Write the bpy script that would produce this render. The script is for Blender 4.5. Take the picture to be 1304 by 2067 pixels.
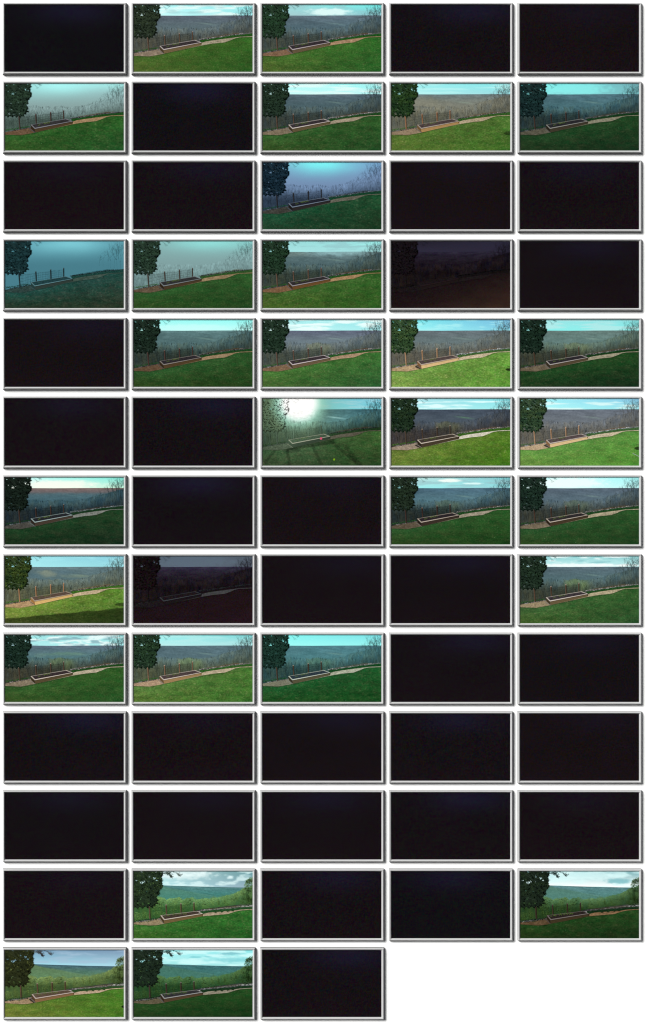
# A white wall hung with 63 small landscape photographs in bevelled silver-grey frames (5 across, 13 down).
# 1 photo pixel of the sheet = 1 mm on the wall.  Wall plane is y = 0, the viewer stands at -y.
import bpy, math, random
import numpy as np

for o in list(bpy.data.objects):
    bpy.data.objects.remove(o)
scene = bpy.context.scene
col = scene.collection

# ------------------------------------------------------------------ camera
Z0 = 0.0118         # how far the print stands off the wall
ZE = 0.0098         # outer edge of the moulding
RIDGE = 0.0052      # height of the ridge of the frame moulding above the print
D = 8.0
cam = bpy.data.cameras.new('camera')
co = bpy.data.objects.new('camera', cam); col.objects.link(co)
co.location = (0, -D - Z0, 0); co.rotation_euler = (math.radians(90), 0, 0)
cam.sensor_fit = 'VERTICAL'; cam.sensor_height = 36; cam.sensor_width = 36
cam.lens = 36 * D / 2.067
cam.clip_start = 0.1; cam.clip_end = 200
scene.camera = co
scene.cycles.filter_width = 1.2

# ------------------------------------------------------------------ light
TX, TZ = 0.46, 0.41                       # sun from the upper left, in front of the wall
Ld = np.array([-TX, -1.0, TZ]); Ld /= np.linalg.norm(Ld)
elev = math.asin(Ld[2]); azim = math.atan2(Ld[0], Ld[1])
w = bpy.data.worlds.new('World'); scene.world = w; w.use_nodes = True
nt = w.node_tree; nt.nodes.clear()
sky = nt.nodes.new('ShaderNodeTexSky'); sky.sky_type = 'NISHITA'; sky.sun_disc = False
sky.sun_elevation = elev; sky.sun_rotation = azim
sky.air_density = 0.5; sky.dust_density = 0.3; sky.ozone_density = 0.5; sky.altitude = 2000
hsv = nt.nodes.new('ShaderNodeHueSaturation'); hsv.inputs['Saturation'].default_value = 0.25
bg = nt.nodes.new('ShaderNodeBackground'); bg.inputs['Strength'].default_value = 0.05
wo = nt.nodes.new('ShaderNodeOutputWorld')
nt.links.new(sky.outputs[0], hsv.inputs['Color']); nt.links.new(hsv.outputs[0], bg.inputs['Color'])
nt.links.new(bg.outputs[0], wo.inputs['Surface'])
sun = bpy.data.lights.new('sun', 'SUN'); sun.energy = 5.0; sun.angle = math.radians(19)
sun.color = (1.0, 0.992, 0.975)
so = bpy.data.objects.new('sun', sun); col.objects.link(so)
so.location = (-2, -4, 3)
import mathutils
so.rotation_euler = mathutils.Vector(tuple(Ld)).to_track_quat('Z', 'Y').to_euler()
vs = scene.view_settings
vs.view_transform = 'Standard'; vs.look = 'None'; vs.exposure = 0.12; vs.gamma = 1
vs.use_curve_mapping = False

KP = 1.50      # light that comes back from a white print here (measured): ink colours are divided by it

# ------------------------------------------------------------------ materials
def new_mat(name):
    m = bpy.data.materials.new(name); m.use_nodes = True
    n = m.node_tree; p = n.nodes['Principled BSDF']
    p.inputs['Roughness'].default_value = 0.8
    p.inputs['Specular IOR Level'].default_value = 0.0
    return m, n, p

def N(n, t, **k):
    x = n.nodes.new(t)
    for a, b in k.items():
        setattr(x, a, b)
    return x

def math_node(n, op, a, b):
    x = N(n, 'ShaderNodeMath', operation=op)
    for i, s in enumerate((a, b)):
        if isinstance(s, (int, float)): x.inputs[i].default_value = s
        else: n.links.new(s, x.inputs[i])
    return x.outputs[0]

def ink(name, amp=0.0, scale=(400, 400), detail=3, amp2=0.0, scale2=(90, 90), tint=0.0):
    """printed photograph: ink colour comes with the piece, grain and speckle from noise; alpha = sensor grain"""
    m, n, p = new_mat(name)
    at = N(n, 'ShaderNodeAttribute', attribute_name='ink')
    tc = N(n, 'ShaderNodeTexCoord'); oi = N(n, 'ShaderNodeObjectInfo')
    ofs = N(n, 'ShaderNodeVectorMath', operation='SCALE'); ofs.inputs[0].default_value = (7, 3, 5)
    n.links.new(oi.outputs['Random'], ofs.inputs['Scale'])
    add = N(n, 'ShaderNodeVectorMath', operation='ADD')
    n.links.new(tc.outputs['Object'], add.inputs[0]); n.links.new(ofs.outputs[0], add.inputs[1])
    def noise(sx, sz, det, colour=False):
        mp = N(n, 'ShaderNodeMapping'); mp.inputs['Scale'].default_value = (sx, 1, sz)
        n.links.new(add.outputs[0], mp.inputs['Vector'])
        t = N(n, 'ShaderNodeTexNoise'); t.inputs['Scale'].default_value = 1
        t.inputs['Detail'].default_value = det
        n.links.new(mp.outputs[0], t.inputs['Vector'])
        return t.outputs['Color' if colour else 'Fac']
    c = at.outputs['Color']
    if amp:
        f = math_node(n, 'MULTIPLY_ADD', noise(*scale, detail), 2 * amp)
        f.node.inputs[2].default_value = 1 - amp
        if amp2:
            g = math_node(n, 'MULTIPLY_ADD', noise(*scale2, 2), 2 * amp2)
            g.node.inputs[2].default_value = 1 - amp2
            f = math_node(n, 'MULTIPLY', f, g)
        mul = N(n, 'ShaderNodeVectorMath', operation='SCALE')
        n.links.new(c, mul.inputs[0]); n.links.new(f, mul.inputs['Scale']); c = mul.outputs[0]
        if tint:      # straw-coloured flecks
            tt = math_node(n, 'SUBTRACT', noise(230, 420, 3), 0.55)
            tt = math_node(n, 'MULTIPLY', tt, tint); 
            mx = N(n, 'ShaderNodeMath', operation='MAXIMUM'); n.links.new(tt, mx.inputs[0]); mx.inputs[1].default_value = 0
            dt = N(n, 'ShaderNodeVectorMath', operation='DOT_PRODUCT'); dt.inputs[1].default_value = (.3, .6, .1)
            n.links.new(c, dt.inputs[0])
            k_ = math_node(n, 'MULTIPLY', dt.outputs['Value'], mx.outputs[0])
            ts = N(n, 'ShaderNodeVectorMath', operation='SCALE'); ts.inputs[0].default_value = (1.15, .72, .55); n.links.new(k_, ts.inputs['Scale'])
            ta = N(n, 'ShaderNodeVectorMath', operation='ADD'); n.links.new(c, ta.inputs[0]); n.links.new(ts.outputs[0], ta.inputs[1])
            c = ta.outputs[0]
    gn = noise(520, 520, 1, True)
    sb = N(n, 'ShaderNodeVectorMath', operation='SUBTRACT'); n.links.new(gn, sb.inputs[0]); sb.inputs[1].default_value = (.5, .5, .5)
    sc = N(n, 'ShaderNodeVectorMath', operation='SCALE'); n.links.new(sb.outputs[0], sc.inputs[0]); n.links.new(at.outputs['Alpha'], sc.inputs['Scale'])
    ad = N(n, 'ShaderNodeVectorMath', operation='ADD'); n.links.new(c, ad.inputs[0]); n.links.new(sc.outputs[0], ad.inputs[1])
    mx = N(n, 'ShaderNodeVectorMath', operation='MAXIMUM'); n.links.new(ad.outputs[0], mx.inputs[0]); mx.inputs[1].default_value = (0, 0, 0)
    n.links.new(mx.outputs[0], p.inputs['Base Color'])
    return m

M_plain = ink('print_ink')
M_grain = ink('print_ink_hills', 0.30, (260, 420), 4, 0.16, (60, 150))
M_board = ink('print_ink_boards', 0.25, (160, 700), 3)
M_lawn = ink('print_ink_lawn', 0.8, (320, 520), 4, 0.38, (60, 140), tint=2.9)
M_wood = ink('print_ink_woods', 0.6, (430, 220), 4, 0.3, (110, 90))
M_leaf = ink('print_ink_leaves', 0.42, (260, 260), 4, 0.2, (90, 90))
M_mulch = ink('print_ink_mulch', 0.8, (300, 550), 3, 0.3, (90, 150))

# painted frame moulding
M_frame, n_, p_ = new_mat('silver_grey_paint')
tc_ = N(n_, 'ShaderNodeTexCoord'); nz_ = N(n_, 'ShaderNodeTexNoise'); nz_.inputs['Scale'].default_value = 120
n_.links.new(tc_.outputs['Object'], nz_.inputs['Vector'])
cr_ = N(n_, 'ShaderNodeMix', data_type='RGBA'); cr_.inputs[6].default_value = (.475, .475, .475, 1); cr_.inputs[7].default_value = (.495, .495, .495, 1)
n_.links.new(nz_.outputs['Fac'], cr_.inputs[0]); n_.links.new(cr_.outputs[2], p_.inputs['Base Color'])
p_.inputs['Roughness'].default_value = 0.55; p_.inputs['Specular IOR Level'].default_value = 0.1
# edge of the moulding behind its face, made black to cut bounced light
M_edge, n_, p_ = new_mat('black_edge_bounce_cut')
tc_ = N(n_, 'ShaderNodeTexCoord'); nz_ = N(n_, 'ShaderNodeTexNoise'); nz_.inputs['Scale'].default_value = 90
n_.links.new(tc_.outputs['Object'], nz_.inputs['Vector'])
cr_ = N(n_, 'ShaderNodeMix', data_type='RGBA'); cr_.inputs[6].default_value = (.018, .018, .018, 1); cr_.inputs[7].default_value = (.03, .03, .03, 1)
n_.links.new(nz_.outputs['Fac'], cr_.inputs[0]); n_.links.new(cr_.outputs[2], p_.inputs['Base Color'])
# wall paint
M_wall, n_, p_ = new_mat('white_wall_paint')
tc_ = N(n_, 'ShaderNodeTexCoord'); nz_ = N(n_, 'ShaderNodeTexNoise'); nz_.inputs['Scale'].default_value = 60
n_.links.new(tc_.outputs['Object'], nz_.inputs['Vector'])
cr_ = N(n_, 'ShaderNodeMix', data_type='RGBA'); cr_.inputs[6].default_value = (.77, .77, .77, 1); cr_.inputs[7].default_value = (.80, .80, .80, 1)
n_.links.new(nz_.outputs['Fac'], cr_.inputs[0]); n_.links.new(cr_.outputs[2], p_.inputs['Base Color'])

# ------------------------------------------------------------------ the wall
def raw_mesh(name, verts, faces, mat):
    me = bpy.data.meshes.new(name); me.from_pydata([tuple(map(float, v)) for v in verts], [], [tuple(f) for f in faces])
    me.materials.append(mat); me.update(); return me

def box_mesh(name, x0, x1, y0, y1, z0, z1, mat):
    v = [(x, y, z) for x in (x0, x1) for y in (y0, y1) for z in (z0, z1)]
    f = [(0, 1, 3, 2), (4, 6, 7, 5), (0, 4, 5, 1), (2, 3, 7, 6), (0, 2, 6, 4), (1, 5, 7, 3)]
    return raw_mesh(name, v, f, mat)

wall = bpy.data.objects.new('wall', box_mesh('wall', -4.5, 4.5, 0, 0.12, -2.6, 3.2, M_wall))
wall['kind'] = 'structure'; col.objects.link(wall)

# ------------------------------------------------------------------ the frame moulding (four mitred rails)
def ring(l, t, r, b, h):       # clockwise from top left, in millimetres inside the 250 x 145 outline
    return [((x - 125) / 1000, -h, (72.5 - y) / 1000) for x, y in ((l, t), (250 - r, t), (250 - r, 145 - b), (l, 145 - b))]
rings = [ring(0, 0, 0, 0, 0.0), ring(0, 0, 0, 0, ZE), ring(3, 3, 2, 2, Z0 + RIDGE), ring(5, 5, 5, 5, Z0), ring(5, 5, 5, 5, Z0 - 0.003)]
rail_meshes = []
for k in range(4):
    k2 = (k + 1) % 4
    v = []
    for rg in rings: v += [rg[k], rg[k2]]
    f = [(2 * i, 2 * i + 1, 2 * i + 3, 2 * i + 2) for i in range(4)]
    me = raw_mesh('rail', v, f, M_frame); me.materials.append(M_edge); me.polygons[0].material_index = 1; rail_meshes.append(me)

# ------------------------------------------------------------------ painter's helpers
def lin(c):
    c = np.clip(np.asarray(c, float) / 255.0, 0, 1)
    return np.where(c <= 0.04045, c / 12.92, ((c + 0.055) / 1.055) ** 2.4)

def hsh(i, j, s):
    i = i.astype(np.int64); j = j.astype(np.int64)
    h = (i * 374761393 + j * 668265263 + s * 2147483647 + 1013904223) & 0xffffffff
    h = ((h ^ (h >> 13)) * 1274126177) & 0xffffffff
    h = h ^ (h >> 16)
    return (h & 0xffff) / 65535.0

def vnoise(x, y, s):
    x = np.asarray(x, float); y = np.asarray(y, float)
    i = np.floor(x); j = np.floor(y); fx = x - i; fy = y - j
    fx = fx * fx * (3 - 2 * fx); fy = fy * fy * (3 - 2 * fy)
    a = hsh(i, j, s); b = hsh(i + 1, j, s); c = hsh(i, j + 1, s); d = hsh(i + 1, j + 1, s)
    return (a * (1 - fx) + b * fx) * (1 - fy) + (c * (1 - fx) + d * fx) * fy

def fbm(x, y, s, o=4):
    t = 0; a = .5; k = 0
    for q in range(o):
        t = t + a * vnoise(x * 2 ** q, y * 2 ** q, s + q * 17); k += a; a *= .5
    return t / k

def curve(pts):
    xs = [p[0] for p in pts]; ys = [p[1] for p in pts]
    return lambda u: np.interp(u, xs, ys)

def sm(a, b, x):
    t = np.clip((x - a) / (b - a), 0, 1); return t * t * (3 - 2 * t)

def mixc(a, b, t):
    t = np.asarray(t)[..., None]
    return np.asarray(a, float) * (1 - t) + np.asarray(b, float) * t

def bil(c4, s, t):
    return mixc(mixc(c4[0], c4[1], s), mixc(c4[2], c4[3], s), t)

LAY = 0.00007
class Ctx: pass

def emit(name, U, V, faces, colr, depth, mat, parent, P, kind=None):
    """one printed piece: U,V print coordinates (0..240, 0..135), colr sRGB 0..255 per vertex"""
    U = np.clip(np.asarray(U, float), 0, 240); V = np.clip(np.asarray(V, float), 0, 135)
    colr = np.asarray(colr, float)
    if P.get('hook'): colr = P['hook'](U, V, colr, name)
    n = len(U)
    co_ = np.empty((n, 3)); co_[:, 0] = (U - 120) / 1000; co_[:, 1] = -(Z0 - 0.0008) - depth * LAY; co_[:, 2] = (67.5 - V) / 1000
    me = bpy.data.meshes.new(name)
    faces = np.asarray(faces, dtype=np.int32); k = faces.shape[1]; m = len(faces)
    me.vertices.add(n); me.vertices.foreach_set('co', co_.ravel())
    me.loops.add(m * k); me.loops.foreach_set('vertex_index', faces.ravel())
    me.polygons.add(m); me.polygons.foreach_set('loop_start', np.arange(0, m * k, k, dtype=np.int32))
    me.update(calc_edges=True)
    at = me.attributes.new('ink', 'FLOAT_COLOR', 'POINT')
    rgba = np.ones((n, 4)); rgba[:, :3] = np.clip(lin(colr) / KP, 0, 0.93); rgba[:, 3] = P.get('grain', 0.0)
    at.data.foreach_set('color', rgba.astype(np.float32).ravel())
    me.materials.append(mat)
    o = bpy.data.objects.new(name, me); col.objects.link(o); o.parent = parent
    if kind: o['kind'] = kind
    return o

def strip(name, us, top, bot, nv, cf, depth, mat, parent, P, kind=None):
    us = np.asarray(us, float); nu = len(us)
    T = top(us) if callable(top) else np.full(nu, float(top)); B = bot(us) if callable(bot) else np.full(nu, float(bot))
    t = np.linspace(0, 1, nv)[:, None]
    V = (T[None] * (1 - t) + B[None] * t).ravel(); U = np.tile(us, nv)
    i = np.arange(nv - 1)[:, None] * nu + np.arange(nu - 1)[None]; i = i.ravel()
    F = np.stack([i, i + nu, i + nu + 1, i + 1], 1)
    return emit(name, U, V, F, cf(U, V), depth, mat, parent, P, kind)

def quads(name, Q, C, depth, mat, parent, P, kind=None):
    """separate quads/tris: Q (m,k,2), C (m,3)"""
    Q = np.asarray(Q, float); m, k = Q.shape[:2]
    area = np.zeros(m)
    for a in range(k):
        b = (a + 1) % k; area += Q[:, a, 0] * Q[:, b, 1] - Q[:, b, 0] * Q[:, a, 1]
    Q = np.where((area > 0)[:, None, None], Q[:, ::-1], Q)
    F = np.arange(m * k).reshape(m, k)
    return emit(name, Q[..., 0].ravel(), Q[..., 1].ravel(), F, np.repeat(np.asarray(C, float), k, 0), depth, mat, parent, P, kind)

def sliver(a, b, w0, w1=None):
    w1 = w0 if w1 is None else w1
    a = np.array(a, float); b = np.array(b, float); d = b - a; L = np.hypot(*d) or 1
    nrm = np.array([-d[1], d[0]]) / L
    return [a - nrm * w0 / 2, a + nrm * w0 / 2, b + nrm * w1 / 2, b - nrm * w1 / 2]

def inside(poly, x, y):
    x = np.asarray(x); y = np.asarray(y); c = np.zeros(x.shape, bool); n = len(poly)
    for i in range(n):
        x1, y1 = poly[i]; x2, y2 = poly[(i + 1) % n]
        if y1 == y2: continue
        k = ((y1 > y) != (y2 > y)) & (x < (x2 - x1) * (y - y1) / (y2 - y1) + x1)
        c ^= k
    return c

# ------------------------------------------------------------------ shapes of the two camera positions
A = dict(
    ridge=curve([(0, 21.5), (50, 21.3), (100, 21.6), (150, 21.2), (200, 21), (240, 21)]),
    wtop=curve([(0, 45), (52, 44.5), (60, 44), (72, 47), (88, 45.5), (96, 48.5), (104, 46), (112, 44.5), (122, 47.5), (140, 46.5), (155, 45), (165, 43), (172, 40), (188, 35), (202, 32), (212, 30), (222, 27), (230, 24), (240, 22)]),
    lawn=curve([(0, 102.7), (32, 103.7), (45, 101.5), (60, 98.7), (100, 89.8), (136, 81.8), (160, 77.8), (184, 75.4), (196, 71), (205, 67), (214, 65.2), (240, 64.4)]),
    mulch=curve([(0, 98), (16, 95), (30, 92.8), (52, 88.5), (60, 87), (120, 76), (137, 76), (145, 73.5), (160, 71), (180, 68.2), (200, 65.8), (215, 63.8), (240, 62.8)]),
    stones=curve([(130, 69.5), (137, 68), (144, 67.2), (160, 65.5), (176, 63.2), (190, 61), (204, 59), (220, 57.5), (240, 56)]),
    stones_l=curve([(0, 94.8), (20, 92), (40, 88.3), (56, 86)]),
    rimo=[(51.6, 82.8), (123.8, 70.6), (137.3, 75.8), (60, 91.1)], rimi=[(55.6, 83.0), (122.8, 72.3), (133.2, 75.4), (61, 88.4)],
    fb=[(136.4, 80.8), (61, 98.3), (52.8, 90.7)],
    posts=[((28.1, 65), (30.3, 92.3), 2.9), ((62, 61.4), (63.2, 81), 2.7), ((92.1, 57.4), (92.7, 76.4), 2.7), ((118.4, 54.2), (118.6, 72.4), 2.4)],
    con=[(-2, -3), (52, -3), (51, 3), (53, 6), (48, 9), (51, 13), (50, 16), (53, 19), (53, 23), (51, 27), (47, 31), (45, 36), (46, 40), (42, 42), (45, 47), (45.5, 51), (43, 53), (47, 56), (41, 58), (42, 61), (36, 61), (38, 65.5), (33, 64), (31, 68.5), (27, 63.5), (23, 67.5), (19, 63.5), (15, 67), (10, 63.5), (6, 67.5), (2, 63), (-2, 66)],
    rail=66)
B = dict(
    ridge=curve([(0, 26), (57, 28.2), (112, 30), (170, 31.6), (220, 32.5), (240, 33)]),
    wtop=curve([(0, 48), (48, 50), (54, 51), (60, 53.5), (66, 57), (70, 55), (76, 54), (84, 53), (92, 52), (98, 57), (105, 54), (110, 54), (116, 52.5), (125, 56), (140, 54.5), (160, 53), (175, 51), (185, 48), (196, 46), (206, 42), (214, 39), (222, 34), (240, 28)]),
    lawn=curve([(0, 106.7), (32, 109), (45, 108.6), (61, 105.7), (139, 90.5), (160, 88.5), (190, 86), (205, 81), (215, 78.8), (240, 77)]),
    mulch=curve([(0, 103.5), (16, 101), (30, 98.5), (52, 95), (100, 90), (139, 86), (150, 83), (175, 81), (200, 79), (215, 77), (240, 75.5)]),
    stones=curve([(130, 79), (140, 77.5), (150, 76.8), (175, 75), (200, 72.5), (215, 70.8), (240, 69.5)]),
    stones_l=curve([(0, 102), (15, 99.6), (30, 97.5), (56, 94)]),
    rimo=[(53.6, 88.7), (127.8, 79.8), (139.9, 85.3), (61, 98.3)], rimi=[(57.8, 89.3), (127.2, 81.1), (135, 84.3), (63, 95.6)],
    fb=[(139.4, 90.3), (61, 105.7), (54, 95.7)],
    posts=[((31.5, 70.8), (32.7, 95.7), 3.0), ((65.2, 67.8), (66.4, 88.7), 2.7), ((95.1, 65.4), (95.5, 84.5), 2.6), ((121.4, 63.4), (121.8, 81.5), 2.4)],
    con=[(-2, -3), (56, -3), (59, 2), (57, 8), (55, 12), (58, 17), (56, 22), (58, 28), (57, 32), (53, 37), (50, 41), (52, 45), (47, 49), (45, 53), (49, 58), (45, 61), (49, 64), (43, 66), (43, 70), (38, 68), (38, 74), (32, 69), (28, 74), (23, 69), (18, 74), (12, 70), (8, 75), (3, 70), (-2, 75)],
    rail=72)

def make_shapes(S, leafy, seed):
    R = random.Random(seed); g = np.random.default_rng(seed)
    # --- woods: trunks and twig fans
    Q = []; J = []
    for i in range(520 if not leafy else 150):
        u = R.uniform(0, 240); t0 = float(S['wtop'](u))
        bot = 96 - 0.15 * u
        v = t0 + R.uniform(0.25, 1) ** 1.2 * (bot - t0)
        h = (6 + 10 * (v - t0) / (bot - t0 + 1)) * R.uniform(.7, 1.25)
        if i % 5 == 0 and not leafy: v = t0 + R.uniform(2, 6); h = v - t0 + R.uniform(-.6, .9)
        lean = R.uniform(-1.2, 1.2); j = R.gauss(0, 1) + (0.8 if R.random() < .15 else 0)
        Q.append(sliver((u, v), (u + lean, v - h), R.uniform(.22, .45), .08)); J.append(j)
        for k in range(R.randint(4, 8)):
            f = R.uniform(.25, .95); a = R.uniform(-1, 1) * .8
            p = (u + lean * f, v - h * f); l = h * R.uniform(.18, .5)
            Q.append(sliver(p, (p[0] + math.sin(a) * l, max(p[1] - math.cos(a) * l, t0 - 1.4)), .24, .06)); J.append(j * .8)
    S['wq'] = np.array(Q); S['wtopn'] = None; S['wj'] = np.array(J)
    # --- tree standing up at the right edge
    Q = []
    def branch(p, a, l, w, dep):
        q = (p[0] + math.sin(a) * l, p[1] - math.cos(a) * l)
        Q.append(sliver(p, q, w, w * .65))
        if dep == 0: return
        for k in range(R.choice((2, 3, 3))):
            branch(q, a + R.uniform(-.62, .62), l * R.uniform(.66, .9), max(w * .6, .09), dep - 1)
    if not leafy:
        branch((233, 58), -.03, 19, 1.2, 0)
        branch((234, 40), -.05, 11, .8, 5); branch((231, 42), -.28, 10, .6, 5)
        branch((233, 42), -.5, 8, .5, 4)
        branch((235, 36), .25, 8, .5, 4)
        branch((220, 56), .02, 16, .6, 3); branch((208, 52), -.05, 11, .5, 3); branch((190, 50), .04, 8, .5, 3); branch((198, 50), -.04, 9, .4, 3)
        branch((213, 54), .06, 14, .5, 3); branch((226, 56), -.04, 18, .6, 4)
        branch((226, 38), -.3, 7, .4, 4)
    else:
        branch((234, 66), .02, 16, 1.0, 2)
    S['bt'] = np.array(Q)
    # --- conifer: dark mass with gaps + needle tufts
    poly = S['con']; e = 1.0
    dy = 0 if not leafy else 3
    gaps = [(15, 19 + dy, 5), (20, 17 + dy, 3), (41, 10 + dy, 4), (46, 14 + dy, 3), (26, 37 + dy, 1.8), (3, 3, 2.4), (17, 1, 2), (45, 1, 2.4), (5, 15 + dy, 2.5), (11, 39, 1.6),
            (8, 60 + dy, 4), (18, 62 + dy, 4), (29, 60 + dy, 3), (13, 52 + dy, 2.5), (30, 8, 1.6)]
    def gapf(u, v):
        k = 0.0
        for gx, gy, gr in gaps: k = np.maximum(k, 1 - np.hypot(u - gx, (v - gy) * 1.25) / gr)
        return np.clip(k * 1.2, 0, .6)
    gu, gv = np.meshgrid(np.arange(-1, 60, e), np.arange(-1.5, 78, e)); gu = gu.ravel(); gv = gv.ravel()
    ok = inside(poly, gu + e / 2, gv + e / 2)
    hole = fbm(gu / 5.0, gv / 3.5, seed + 3)
    thr = .17 + .08 * sm(44, 64, gv) * (1 - sm(24, 44, gu)) + .10 * sm(34, 50, gu) * (1 - sm(8, 30, gv)) + .07 * (np.hypot(gu - 14, (gv - 17) * 1.3) < 9)
    ok &= (hole > thr) & (g.random(len(gu)) > gapf(gu, gv))
    gu, gv = gu[ok], gv[ok]
    S['cm'] = np.stack([np.stack([gu, gv], 1), np.stack([gu + e, gv], 1), np.stack([gu + e, gv + e], 1), np.stack([gu, gv + e], 1)], 1)
    T = []; J = []
    tries = 0
    while len(T) < 1500 and tries < 40000:
        tries += 1
        u = R.uniform(-1, 60); v = R.uniform(-1, 76)
        if not inside(poly, np.array([u]), np.array([v]))[0]: continue
        if fbm(np.array([u / 5.0]), np.array([v / 3.5]), seed + 3)[0] < .24: continue
        if R.random() < gapf(u, v) * 1.5: continue
        a = R.uniform(-.5, 1.0) + (0.2 if u > 20 else 0); l = R.uniform(1.6, 3.6); w_ = R.uniform(.5, 1.1)
        d = np.array([math.cos(a), math.sin(a)]); nn = np.array([-d[1], d[0]])
        p = np.array([u, v]); T.append([p - nn * w_, p + nn * w_, p + d * l])
        J.append(fbm(np.array([u / 9.0]), np.array([v / 6.0]), seed + 9)[0] * 2.0 - .65 + R.uniform(-.2, .2))
    # ragged rim
    n = len(poly)
    for i in range(n):
        x1, y1 = poly[i]; x2, y2 = poly[(i + 1) % n]
        L = math.hypot(x2 - x1, y2 - y1)
        if x1 < -1 and x2 < -1 or (y1 < -2 and y2 < -2): continue
        for k in range(int(L * 2.4)):
            t = R.random(); p = np.array([x1 + (x2 - x1) * t, y1 + (y2 - y1) * t])
            a = math.atan2(p[1] - 32, p[0] - 12) + R.uniform(-.8, .8); l = R.choice((1.4, 2.0, 2.6, 3.6)) * R.uniform(.8, 1.2)
            d = np.array([math.cos(a), math.sin(a) * .8]); nn = np.array([-d[1], d[0]])
            p = p - d * .8
            T.append([p - nn * .5, p + nn * .5, p + d * l]); J.append(R.uniform(-.2, .5))
    S['ct'] = np.array(T); S['cj'] = np.clip(np.array(J), 0, 1)
    # --- overhanging twigs at the top edge
    Q = []
    def twig(p, a, l, w, dep, spread):
        q = (p[0] + math.cos(a) * l, p[1] + math.sin(a) * l)
        Q.append(sliver(p, q, w, w * .7))
        if dep == 0: return
        for k in range(2): twig(q, a + R.uniform(-spread, spread), l * R.uniform(.7, .95), w * .75, dep - 1, spread)
    if not leafy:
        twig((56, 0), .55, 4.5, .35, 3, .55); twig((60, -1), .25, 4.5, .4, 3, .45); twig((64, -1), .5, 3, .3, 3, .5)
        S['tl'] = None
    else:
        twig((54, 2), .1, 6, .5, 3, .5); twig((58, -1), .5, 7, .5, 3, .45); twig((72, -2), .3, 8, .5, 3, .4); twig((66, 0), .75, 5, .4, 3, .4)
        T = []
        for k in range(330):
            q = Q[R.randrange(len(Q))]; f = R.random(); p = np.array(q[0]) * (1 - f) + np.array(q[3]) * f + np.array([R.gauss(0, 1.1), R.gauss(0, 1.0)])
            a = R.uniform(0, 6.28); l = R.uniform(.7, 1.6)
            d = np.array([math.cos(a), math.sin(a)]); nn = np.array([-d[1], d[0]])
            T.append([p - nn * .45, p + nn * .45, p + d * l])
        S['tl'] = np.array(T)
    S['tw'] = np.array(Q)
    # pale dead branches crossing the conifer
    Q = []
    for pts in ([(7, 0), (11, 6), (17, 11), (27, 17), (33, 20)], [(14, 2), (18, 8), (22, 14), (27, 21)], [(18, 0), (25, 7), (32, 13), (40, 16)], [(26, 0), (29, 5), (36, 9)], [(9, 52), (20, 55), (33, 58)]):
        for a, b in zip(pts, pts[1:]): Q.append(sliver(a, b, .55, .45))
    S['db'] = np.array(Q)
    # --- leafy crowns (second camera position)
    if leafy:
        T = []; J = []; X = []
        crowns = [(76, 63, 11, 9, 1.0), (90, 59, 9, 7, .9), (109, 61, 8.5, 8, -1.2), (118, 57, 6, 5, .3), (56, 60, 9, 8, .3), (48, 72, 12, 9, .4), (52, 86, 14, 6, .6), (6, 92, 9, 10, 1.2), (20, 90, 12, 8, -.2),
                  (134, 66, 11, 9, .1), (150, 64, 10, 9, .4), (165, 62, 9, 8, .6), (178, 62, 9, 9, .2), (190, 58, 9, 10, .5), (203, 56, 9, 10, 0), (214, 52, 10, 11, .5), (224, 46, 10, 12, -.1), (235, 28, 12, 14, .1), (232, 20, 6, 5, .5), (238, 16, 5, 5, .6), (224, 40, 8, 8, .3), (238, 48, 12, 16, -.6), (230, 62, 14, 9, -.4), (100, 72, 12, 7, -.3), (80, 80, 12, 6, -.5)]
        for (cx, cy, rx, ry, br) in crowns:
            for k in range(int(rx * ry * (4.0 if cx > 228 else 2.4))):
                a = R.uniform(0, 6.283); r = math.sqrt(R.random()) * R.uniform(.9, 1.06)
                p = np.array([cx + rx * r * math.cos(a), cy + ry * r * math.sin(a)])
                a = R.uniform(0, 6.28); l = R.uniform(.8, 1.7)
                d = np.array([math.cos(a), math.sin(a)]); nn = np.array([-d[1], d[0]])
                T.append([p - nn * .55, p + nn * .55, p + d * l])
                J.append(br * .9 + R.gauss(0, .7) - (p[1] - cy) / ry * .9)
        S['lq'] = np.array(T); S['lj'] = np.array(J)
    # --- edging stones, border plants, straw tufts
    Q = []; J = []
    u = 131
    while u < 240:
        wd = R.uniform(2.2, 6); v = float(S['stones'](u)); hh = R.uniform(1.0, 2.2) * (1.25 if u < 150 else .95)
        Q.append([(u, v + .4 + R.uniform(-.4, .4)), (u + wd * .5, v - .5 + R.uniform(-.4, .3)), (u + wd, v + R.uniform(-.3, .4)), (u + wd * .9, v + hh)]); J.append(R.uniform(-1, 1)); 
        Q.append([(u, v + .4), (u + wd * .9, v + .2), (u + wd * .85, v + hh), (u + .2, v + hh)]); J.append(R.uniform(-1.4, .6))
        u += wd * R.uniform(.75, 1.05)
    u = 8
    while u < 55:
        wd = R.uniform(3, 6); v = float(S['stones_l'](u)) + 1
        Q.append([(u, v + .3), (u + wd * .5, v - .5), (u + wd, v - .2), (u + wd * .85, v + 1.8)]); J.append(R.uniform(-2.2, -.4)); u += wd * R.uniform(.8, 1.15)
    S['sq'] = np.array(Q); S['sj'] = np.array(J)
    Q = []; J = []
    for i in range(620):
        u = R.uniform(136, 240); a = float(S['stones'](u)) + 1.2; b = float(S['mulch'](u)) + .2; v = R.uniform(a, b)
        h = R.uniform(.8, 2.6); l = R.uniform(-.9, .9)
        Q.append([(u - .35, v), (u + .35, v), (u + l, max(v - h, a - 1.6))]); J.append(R.gauss(0, 1))
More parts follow.
